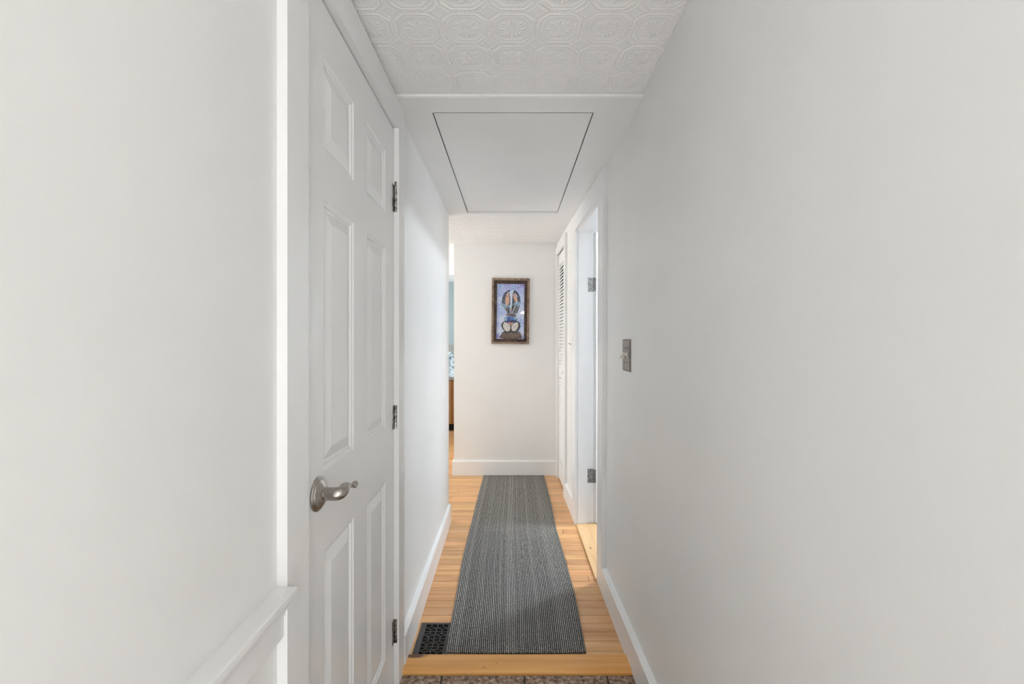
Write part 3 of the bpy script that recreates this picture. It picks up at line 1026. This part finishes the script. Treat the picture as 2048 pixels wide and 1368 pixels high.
def sky_paint():
    m, nt, b = newmat('paint_sky')
    tc = node(nt, 'ShaderNodeTexCoord')
    n1 = node(nt, 'ShaderNodeTexNoise', i_Scale=62.0, i_Detail=5.0, i_Distortion=2.5)
    n2 = node(nt, 'ShaderNodeTexNoise', i_Scale=9.0, i_Detail=2.0)
    sp = node(nt, 'ShaderNodeSeparateXYZ')
    for n in (n1, n2):
        nt.links.new(tc.outputs['Object'], n.inputs['Vector'])
    nt.links.new(tc.outputs['Object'], sp.inputs[0])
    r1 = ramp(nt, [(0.34, (0.10, 0.14, 0.50)), (0.48, (0.34, 0.48, 0.84)), (0.60, (0.62, 0.72, 0.94)), (0.70, (0.90, 0.93, 0.98))])
    r2 = ramp(nt, [(0.34, (0.14, 0.10, 0.52)), (0.50, (0.40, 0.38, 0.80)), (0.68, (0.86, 0.86, 0.97))])
    r3 = ramp(nt, [(0.30, (0.40, 0.52, 0.82)), (0.50, (0.66, 0.74, 0.92)), (0.70, (0.88, 0.90, 0.96))])
    for q in (r1, r2, r3):
        nt.links.new(n1.outputs['Fac'], q.inputs['Fac'])
    # violet strokes gather in the upper part, pale washes lower down
    top = node(nt, 'ShaderNodeMapRange', n_1=1.66, n_2=1.82)
    nt.links.new(sp.outputs['Z'], top.inputs[0])
    w = ramp(nt, [(0.42, (0, 0, 0)), (0.58, (1, 1, 1))])
    nt.links.new(n2.outputs['Fac'], w.inputs['Fac'])
    mu = node(nt, 'ShaderNodeMath', operation='MULTIPLY')
    nt.links.new(w.outputs['Color'], mu.inputs[0])
    nt.links.new(top.outputs[0], mu.inputs[1])
    mx = node(nt, 'ShaderNodeMix', data_type='RGBA')
    nt.links.new(mu.outputs[0], mx.inputs[0])
    nt.links.new(r1.outputs['Color'], mx.inputs[6])
    nt.links.new(r2.outputs['Color'], mx.inputs[7])
    inv = node(nt, 'ShaderNodeMath', operation='SUBTRACT', n_0=1.0)
    nt.links.new(top.outputs[0], inv.inputs[1])
    mu2 = node(nt, 'ShaderNodeMath', operation='MULTIPLY')
    nt.links.new(inv.outputs[0], mu2.inputs[0])
    nt.links.new(w.outputs['Color'], mu2.inputs[1])
    mx2 = node(nt, 'ShaderNodeMix', data_type='RGBA')
    nt.links.new(mu2.outputs[0], mx2.inputs[0])
    nt.links.new(mx.outputs[2], mx2.inputs[6])
    nt.links.new(r3.outputs['Color'], mx2.inputs[7])
    nt.links.new(mx2.outputs[2], b.inputs['Base Color'])
    b.inputs['Roughness'].default_value = 0.5
    return m


PM = [sky_paint(),
      brushy('paint_ear', (0.012, 0.012, 0.022), (0.04, 0.05, 0.085), (0.12, 0.16, 0.24)),
      brushy('paint_peach', (0.42, 0.22, 0.18), (0.62, 0.40, 0.31), (0.72, 0.52, 0.42), 60, 0.5),
      brushy('paint_teal', (0.07, 0.15, 0.25), (0.20, 0.34, 0.48), (0.42, 0.58, 0.72), 40, 0.5),
      brushy('paint_grey', (0.03, 0.03, 0.035), (0.11, 0.105, 0.115), (0.26, 0.25, 0.27), 50, 1.0),
      brushy('paint_blue', (0.01, 0.03, 0.17), (0.03, 0.10, 0.38), (0.25, 0.42, 0.70), 55, 1.0),
      brushy('paint_navy', (0.008, 0.012, 0.07), (0.012, 0.03, 0.16), (0.03, 0.07, 0.25)),
      brushy('paint_outline', (0.010, 0.008, 0.008), (0.022, 0.018, 0.018), (0.06, 0.05, 0.05)),
      brushy('paint_cheek', (0.42, 0.38, 0.37), (0.66, 0.63, 0.60), (0.80, 0.78, 0.75), 60, 0.5),
      brushy('paint_rust', (0.22, 0.07, 0.04), (0.36, 0.14, 0.08), (0.46, 0.22, 0.14)),
      brushy('paint_brown', (0.035, 0.018, 0.013), (0.10, 0.055, 0.04), (0.26, 0.17, 0.14), 70, 2.0),
      brushy('paint_pale', (0.50, 0.58, 0.74), (0.66, 0.72, 0.84), (0.80, 0.83, 0.90), 40, 0.5),
      brushy('paint_violet', (0.13, 0.11, 0.48), (0.33, 0.31, 0.72), (0.66, 0.66, 0.92), 60, 2.0),
      brushy('paint_orange', (0.52, 0.25, 0.12), (0.66, 0.36, 0.20), (0.74, 0.48, 0.32))]
SH = [  # (material, smooth passes, outline in crop pixels)
    (0, 0, [(204, 236), (674, 236), (674, 1182), (204, 1182)]),
    (12, 2, [(204, 1080), (255, 1090), (262, 1150), (240, 1182), (204, 1182)]),
    (11, 2, [(428, 350), (500, 345), (480, 420), (470, 560), (465, 740), (440, 740), (435, 560), (430, 430)]),
    (1, 2, [(284, 625), (290, 500), (310, 430), (350, 375), (395, 345), (440, 338), (405, 385), (430, 430), (436, 520), (430, 640), (350, 655)]),
    (1, 2, [(464, 615), (466, 500), (474, 410), (496, 335), (545, 358), (588, 425), (606, 490), (602, 615), (530, 620)]),
    (11, 1, [(355, 425), (405, 362), (412, 372), (372, 424)]),
    (11, 1, [(505, 372), (548, 430), (556, 470), (546, 462), (512, 400)]),
    (3, 1, [(288, 560), (345, 585), (425, 590), (430, 648), (345, 652), (290, 622)]),
    (3, 1, [(505, 548), (600, 530), (602, 606), (535, 612), (480, 600)]),
    (2, 2, [(342, 520), (362, 430), (402, 388), (418, 450), (418, 540), (402, 612), (366, 620), (348, 570)]),
    (13, 2, [(372, 520), (384, 450), (396, 440), (398, 500), (388, 570), (376, 570)]),
    (2, 2, [(482, 395), (516, 410), (556, 490), (556, 548), (522, 556), (488, 480)]),
    (13, 2, [(498, 440), (514, 440), (530, 510), (518, 530), (504, 490)]),
    (4, 0, [(322, 645), (438, 640), (442, 742), (374, 742)]),
    (7, 0, [(385, 742), (405, 668), (432, 640), (443, 742)]),
    (4, 0, [(458, 606), (594, 608), (562, 742), (452, 742)]),
    (7, 0, [(464, 606), (520, 606), (478, 690), (455, 742), (456, 680)]),
    (11, 0, [(513, 608), (523, 608), (472, 738), (462, 738)]),
    (11, 0, [(330, 648), (338, 648), (382, 738), (374, 738)]),
    (11, 0, [(418, 645), (424, 645), (430, 740), (424, 740)]),
    (4, 1, [(368, 744), (536, 744), (546, 800), (500, 812), (350, 800)]),
    (10, 1, [(390, 748), (520, 748), (515, 790), (400, 786)]),
    (3, 1, [(336, 806), (420, 786), (540, 800), (570, 850), (545, 885), (325, 885)]),
    (5, 2, [(380, 800), (470, 790), (520, 815), (515, 870), (400, 878), (370, 845)]),
    (11, 1, [(342, 790), (400, 778), (412, 792), (350, 802)]),
    (7, 2, [(278, 950), (298, 900), (340, 872), (440, 855), (560, 868), (606, 905), (612, 975), (575, 1045), (500, 1072), (442, 1052), (390, 1070), (318, 1035)]),
    (6, 2, [(335, 884), (400, 856), (500, 852), (575, 878), (510, 910), (442, 925), (372, 908)]),
    (8, 1, [(312, 925), (336, 888), (382, 906), (442, 954), (442, 1015), (402, 1062), (345, 1036), (314, 985)]),
    (8, 1, [(454, 954), (505, 910), (556, 885), (578, 918), (572, 990), (520, 1052), (462, 1034)]),
    (2, 0, [(386, 898), (506, 898), (446, 950)]),
    (9, 0, [(408, 893), (484, 893), (446, 926)]),
    (7, 0, [(439, 945), (453, 945), (451, 1045), (441, 1045)]),
    (10, 1, [(240, 1182), (288, 1092), (330, 1042), (400, 1062), (446, 1050), (520, 1064), (590, 1044), (632, 1108), (650, 1182)]),
    (7, 1, [(330, 1046), (400, 1066), (446, 1052), (520, 1068), (592, 1046), (604, 1064), (520, 1088), (446, 1074), (395, 1086), (318, 1066)]),
]
bm = bmesh.new()
for li, (mi, sm, p) in enumerate(SH):
    p = chaikin(p, sm)
    f = bm.faces.new([bm.verts.new(pt(x, y, D_END - 0.008 - 0.00012 * li)) for x, y in p])
    f.material_index = mi
    f.normal_update()
    if f.normal.y > 0: f.normal_flip()
# back board of the canvas
a = [bm.verts.new(pt(x, y, D_END - 0.002)) for x, y in SH[0][2]]
bm.faces.new(a)
bmesh.ops.triangulate(bm, faces=bm.faces)
me = bpy.data.meshes.new('canvas')
bm.to_mesh(me); bm.free()
for m in PM: me.materials.append(m)
link('canvas', me, None, pic)
bm = bmesh.new()
a = [bm.verts.new(pt(x, y, D_END - 0.0150)) for x, y in SH[0][2]]
bm.faces.new(a)
from_bm('glass_pane', bm, M['glass'], pic)

# ------------------------------------------------------------------ floor register
reg = empty('floor_register', (REG_X0, REG_Y0, 0), 'black cast lattice floor register beside the runner corner', 'register')
Lr = []
zt0, zt1 = -0.001, 0.0035
boxes('frame', [(REG_X0, REG_X0 + 0.024, REG_Y0, REG_Y1, zt0, zt1), (REG_X1 - 0.024, REG_X1, REG_Y0, REG_Y1, zt0, zt1),
                (REG_X0 + 0.024, REG_X1 - 0.024, REG_Y1 - 0.012, REG_Y1, zt0, zt1), (REG_X0 + 0.024, REG_X1 - 0.024, REG_Y0, REG_Y0 + 0.010, zt0, zt1)], M['iron'], reg, bevel=0.0012)
bm = bmesh.new()


def bar(ax, ay, bx, by, w=0.0042):
    d = Vector((bx - ax, by - ay, 0))
    n = Vector((-d.y, d.x, 0)).normalized() * w / 2
    q = [Vector((ax, ay, 0)) - n, Vector((bx, by, 0)) - n, Vector((bx, by, 0)) + n, Vector((ax, ay, 0)) + n]
    v = [bm.verts.new((p.x, p.y, z)) for z in (zt0 - 0.001, zt1 - 0.0006) for p in q]
    for f in ((0, 3, 2, 1), (4, 5, 6, 7), (0, 1, 5, 4), (1, 2, 6, 5), (2, 3, 7, 6), (3, 0, 4, 7)):
        bm.faces.new([v[i] for i in f])


gx0, gx1 = REG_X0 + 0.022, REG_X1 - 0.022
gy1 = REG_Y1 - 0.011
cw = 0.0505
ch = 0.0500
gx = gx0
cols = []
while gx < gx1 - 0.01:
    cols.append((gx, min(gx + cw, gx1 + cw)))
    gx += cw
for ci, (a, b) in enumerate(cols):
    b2 = min(b, gx1)
    if b < gx1: bar(b, REG_Y0 + 0.006, b, gy1 + 0.004, 0.0050)
    y = gy1
    r = 0
    while y > REG_Y0 + 0.01:
        y2 = y - ch
        m = (y + y2) / 2
        mid = (a + b) / 2
        if y2 > REG_Y0 + 0.004: bar(a, y2, b2, y2, 0.0040)
        if b <= gx1 + 0.004:
            for sx, sy in ((a, 1), (a, -1), (b, 1), (b, -1)):
                bar(sx, m, mid, m + sy * 0.0105, 0.0040)
            bar(mid, m + 0.0105, mid, min(gy1 + 0.002, y), 0.0046)
            bar(mid, m - 0.0105, mid, max(REG_Y0 + 0.006, y2), 0.0046)
        y = y2
        r += 1
from_bm('lattice', bm, M['iron'], reg)
boxes('shade_tray', [(REG_X0 + 0.004, REG_X1 - 0.005, REG_Y0 + 0.002, REG_Y1 - 0.001, -0.0208, -0.0195), (REG_X0 + 0.0025, REG_X0 + 0.004, REG_Y0 + 0.002, REG_Y1 - 0.001, -0.0195, -0.002), (REG_X1 - 0.006, REG_X1 - 0.0045, REG_Y0 + 0.002, REG_Y1 - 0.001, -0.0195, -0.002), (REG_X0 + 0.004, REG_X1 - 0.006, REG_Y1 - 0.0025, REG_Y1 - 0.001, -0.0195, -0.002)], M['dark'], reg)  # shallow tray, near-black colour stands in for the shade below the grille

# ------------------------------------------------------------------ runner rug
def make_rug():
    tabL = [(1.862, -0.2690), (1.915, -0.2740), (2.275, -0.2800), (2.667, -0.2910), (3.14, -0.2870), (3.614, -0.2840), (4.337, -0.2715)]
    tabR = [(1.862, 0.3020), (1.90, 0.3050), (2.275, 0.3180), (2.667, 0.3120), (3.14, 0.3010), (3.614, 0.3090), (4.337, 0.3040)]
    nr, per = 68, 6
    nx = nr * per + 1
    ny = 830
    ys = np.linspace(1.862, 4.336, ny)
    L = np.interp(ys, [a for a, _ in tabL], [b for _, b in tabL])
    R = np.interp(ys, [a for a, _ in tabR], [b for _, b in tabR])
    ker = np.ones(61) / 61
    L = np.convolve(np.pad(L, 30, 'edge'), ker, 'valid')
    R = np.convolve(np.pad(R, 30, 'edge'), ker, 'valid')
    t = np.linspace(0, 1, nx)
    X = L[:, None] * (1 - t)[None] + R[:, None] * t[None]
    Y = np.repeat(ys[:, None], nx, 1)
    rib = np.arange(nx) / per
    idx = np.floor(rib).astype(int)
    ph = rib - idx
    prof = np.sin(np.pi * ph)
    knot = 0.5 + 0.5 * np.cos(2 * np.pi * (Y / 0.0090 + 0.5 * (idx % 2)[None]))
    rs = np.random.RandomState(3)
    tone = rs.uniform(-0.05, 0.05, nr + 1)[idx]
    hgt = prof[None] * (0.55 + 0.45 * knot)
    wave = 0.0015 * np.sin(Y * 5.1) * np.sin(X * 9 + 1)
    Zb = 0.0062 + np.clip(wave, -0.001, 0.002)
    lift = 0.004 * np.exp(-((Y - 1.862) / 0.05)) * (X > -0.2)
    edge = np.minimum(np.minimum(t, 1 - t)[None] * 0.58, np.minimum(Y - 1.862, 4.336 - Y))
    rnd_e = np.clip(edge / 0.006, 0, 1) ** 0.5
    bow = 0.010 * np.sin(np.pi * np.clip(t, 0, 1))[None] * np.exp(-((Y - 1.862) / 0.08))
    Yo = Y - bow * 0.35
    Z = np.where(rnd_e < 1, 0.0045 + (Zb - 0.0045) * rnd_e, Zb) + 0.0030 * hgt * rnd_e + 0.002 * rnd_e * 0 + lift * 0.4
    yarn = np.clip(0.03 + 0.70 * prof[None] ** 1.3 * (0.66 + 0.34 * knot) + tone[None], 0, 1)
    co = np.stack([X, Yo, Z], -1)
    # skirt ring that closes the rug down to the floor
    top = co.reshape(-1, 3)
    bi = np.concatenate([np.arange(nx), np.arange(1, ny) * nx + nx - 1, (ny - 1) * nx + np.arange(nx - 2, -1, -1), np.arange(ny - 2, 0, -1) * nx])
    sk = top[bi].copy()
    sk[:, 2] = 0.0008
    allc = np.concatenate([top, sk]).astype(np.float32)
    i = (np.arange(ny - 1)[:, None] * nx + np.arange(nx - 1)[None]).ravel()
    q = np.stack([i, i + 1, i + nx + 1, i + nx], -1)
    n0 = len(top)
    m = len(bi)
    a = np.arange(m)
    b = (a + 1) % m
    qs = np.stack([bi[b], bi[a], n0 + a, n0 + b], -1)
    Q = np.concatenate([q, qs]).astype(np.int32)
    me = bpy.data.meshes.new('runner_rug')
    me.vertices.add(len(allc))
    me.vertices.foreach_set('co', allc.ravel())
    me.loops.add(Q.size)
    me.loops.foreach_set('vertex_index', Q.ravel())
    me.polygons.add(len(Q))
    me.polygons.foreach_set('loop_start', np.arange(0, Q.size, 4, dtype=np.int32))
    me.update(calc_edges=True)
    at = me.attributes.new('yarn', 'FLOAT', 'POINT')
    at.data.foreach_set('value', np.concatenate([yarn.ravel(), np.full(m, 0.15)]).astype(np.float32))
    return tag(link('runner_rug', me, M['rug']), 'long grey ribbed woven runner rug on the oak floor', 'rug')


make_rug()

# ------------------------------------------------------------------ far room seen through the gap
cb = empty('base_cabinet', (-1.0, 6.5, 0), 'oak base cabinet in the far room past the end wall', 'cabinet')
boxes('body', [(-1.85, -0.10, 6.52, 7.08, 0.10, 0.735)], M['cab'], cb)
boxes('toe_kick', [(-1.85, -0.10, 6.575, 7.05, 0.0, 0.10)], M['dark'], cb)
for (a, b) in ((-1.82, -1.42), (-1.40, -0.865), (-0.845, -0.50), (-0.48, -0.14)):
    dr = boxes('cabinet_door', [(a, b, 6.50, 6.52, 0.115, 0.72)], M['cab'], cb, bevel=0.004)
tag(boxes('countertop', [(-1.87, -0.08, 6.475, 7.09, 0.736, 0.775)], M['counter'], bevel=0.004), 'grey speckled countertop on the oak cabinet', 'countertop')
tag(boxes('backsplash', [(-1.87, -0.08, 7.070, 7.098, 0.776, 1.235)], M['counter']), 'grey splashback against the teal wall', 'backsplash')
# crumpled cloth standing on the counter
n = 26
bm = bmesh.new()
vs = {}
rr = random.Random(4)
for i in range(n + 1):
    for j in range(n + 1):
        u, v = i / n - 0.5, j / n - 0.5
        r = math.hypot(u, v) * 2
        hgt = 0.34 * max(0, 1 - r ** 2.2)
        fold = 0.05 * math.sin(9 * math.atan2(v, u) + 6 * r) * min(1, r * 1.5)
        vs[i, j] = bm.verts.new((-0.95 + u * (0.62 + fold), 6.76 + v * (0.44 + fold), 0.777 + max(0.0, hgt + fold * 0.8 * (1 - r) + 0.02 * math.sin(31 * u + 7 * v) * max(0, 1 - r))))
for i in range(n):
    for j in range(n):
        bm.faces.new((vs[i, j], vs[i + 1, j], vs[i + 1, j + 1], vs[i, j + 1]))
tag(from_bm('folded_cloth', bm, M['cloth'], smooth=True), 'pale blue patterned cloth heaped on the far countertop', 'cloth')

# ------------------------------------------------------------------ flush ceiling lamps outside the frame
def flush_lamp(x, y, zc, power, col, label, drop=0.0):
    root = empty('ceiling_lamp', (x, y, zc), label, 'lamp')
    bm = bmesh.new()
    cyl_z(bm, x, y, zc - 0.02, zc - 0.0005, 0.13, 32)
    from_bm('canopy', bm, M['trim'], root)
    if drop > 0:
        bm = bmesh.new()
        cyl_z(bm, x, y, zc - drop, zc - 0.02, 0.008)
        from_bm('stem', bm, M['nickel'], root)
    bm = bmesh.new()
    bmesh.ops.create_uvsphere(bm, u_segments=24, v_segments=12, radius=(0.06 if drop else 0.09))
    for v in bm.verts:
        v.co = Vector((v.co.x + x, v.co.y + y, v.co.z * 0.5 + zc - 0.055 - drop))
    from_bm('globe', bm, emis('lit_globe', col, power), root, smooth=True)


flush_lamp(0.25, -1.1, Z_CEIL, 100.0, (1.0, 0.97, 0.93), 'round ceiling lamp on an added short stem in the entry behind the camera', 0.22)  # stem added to hang the globe low, so its light grazes the ceiling
flush_lamp(1.52, 3.16, Z_CEIL + 0.10, 285.0, (0.82, 0.91, 1.0), 'round flush ceiling lamp in the room through the right doorway')
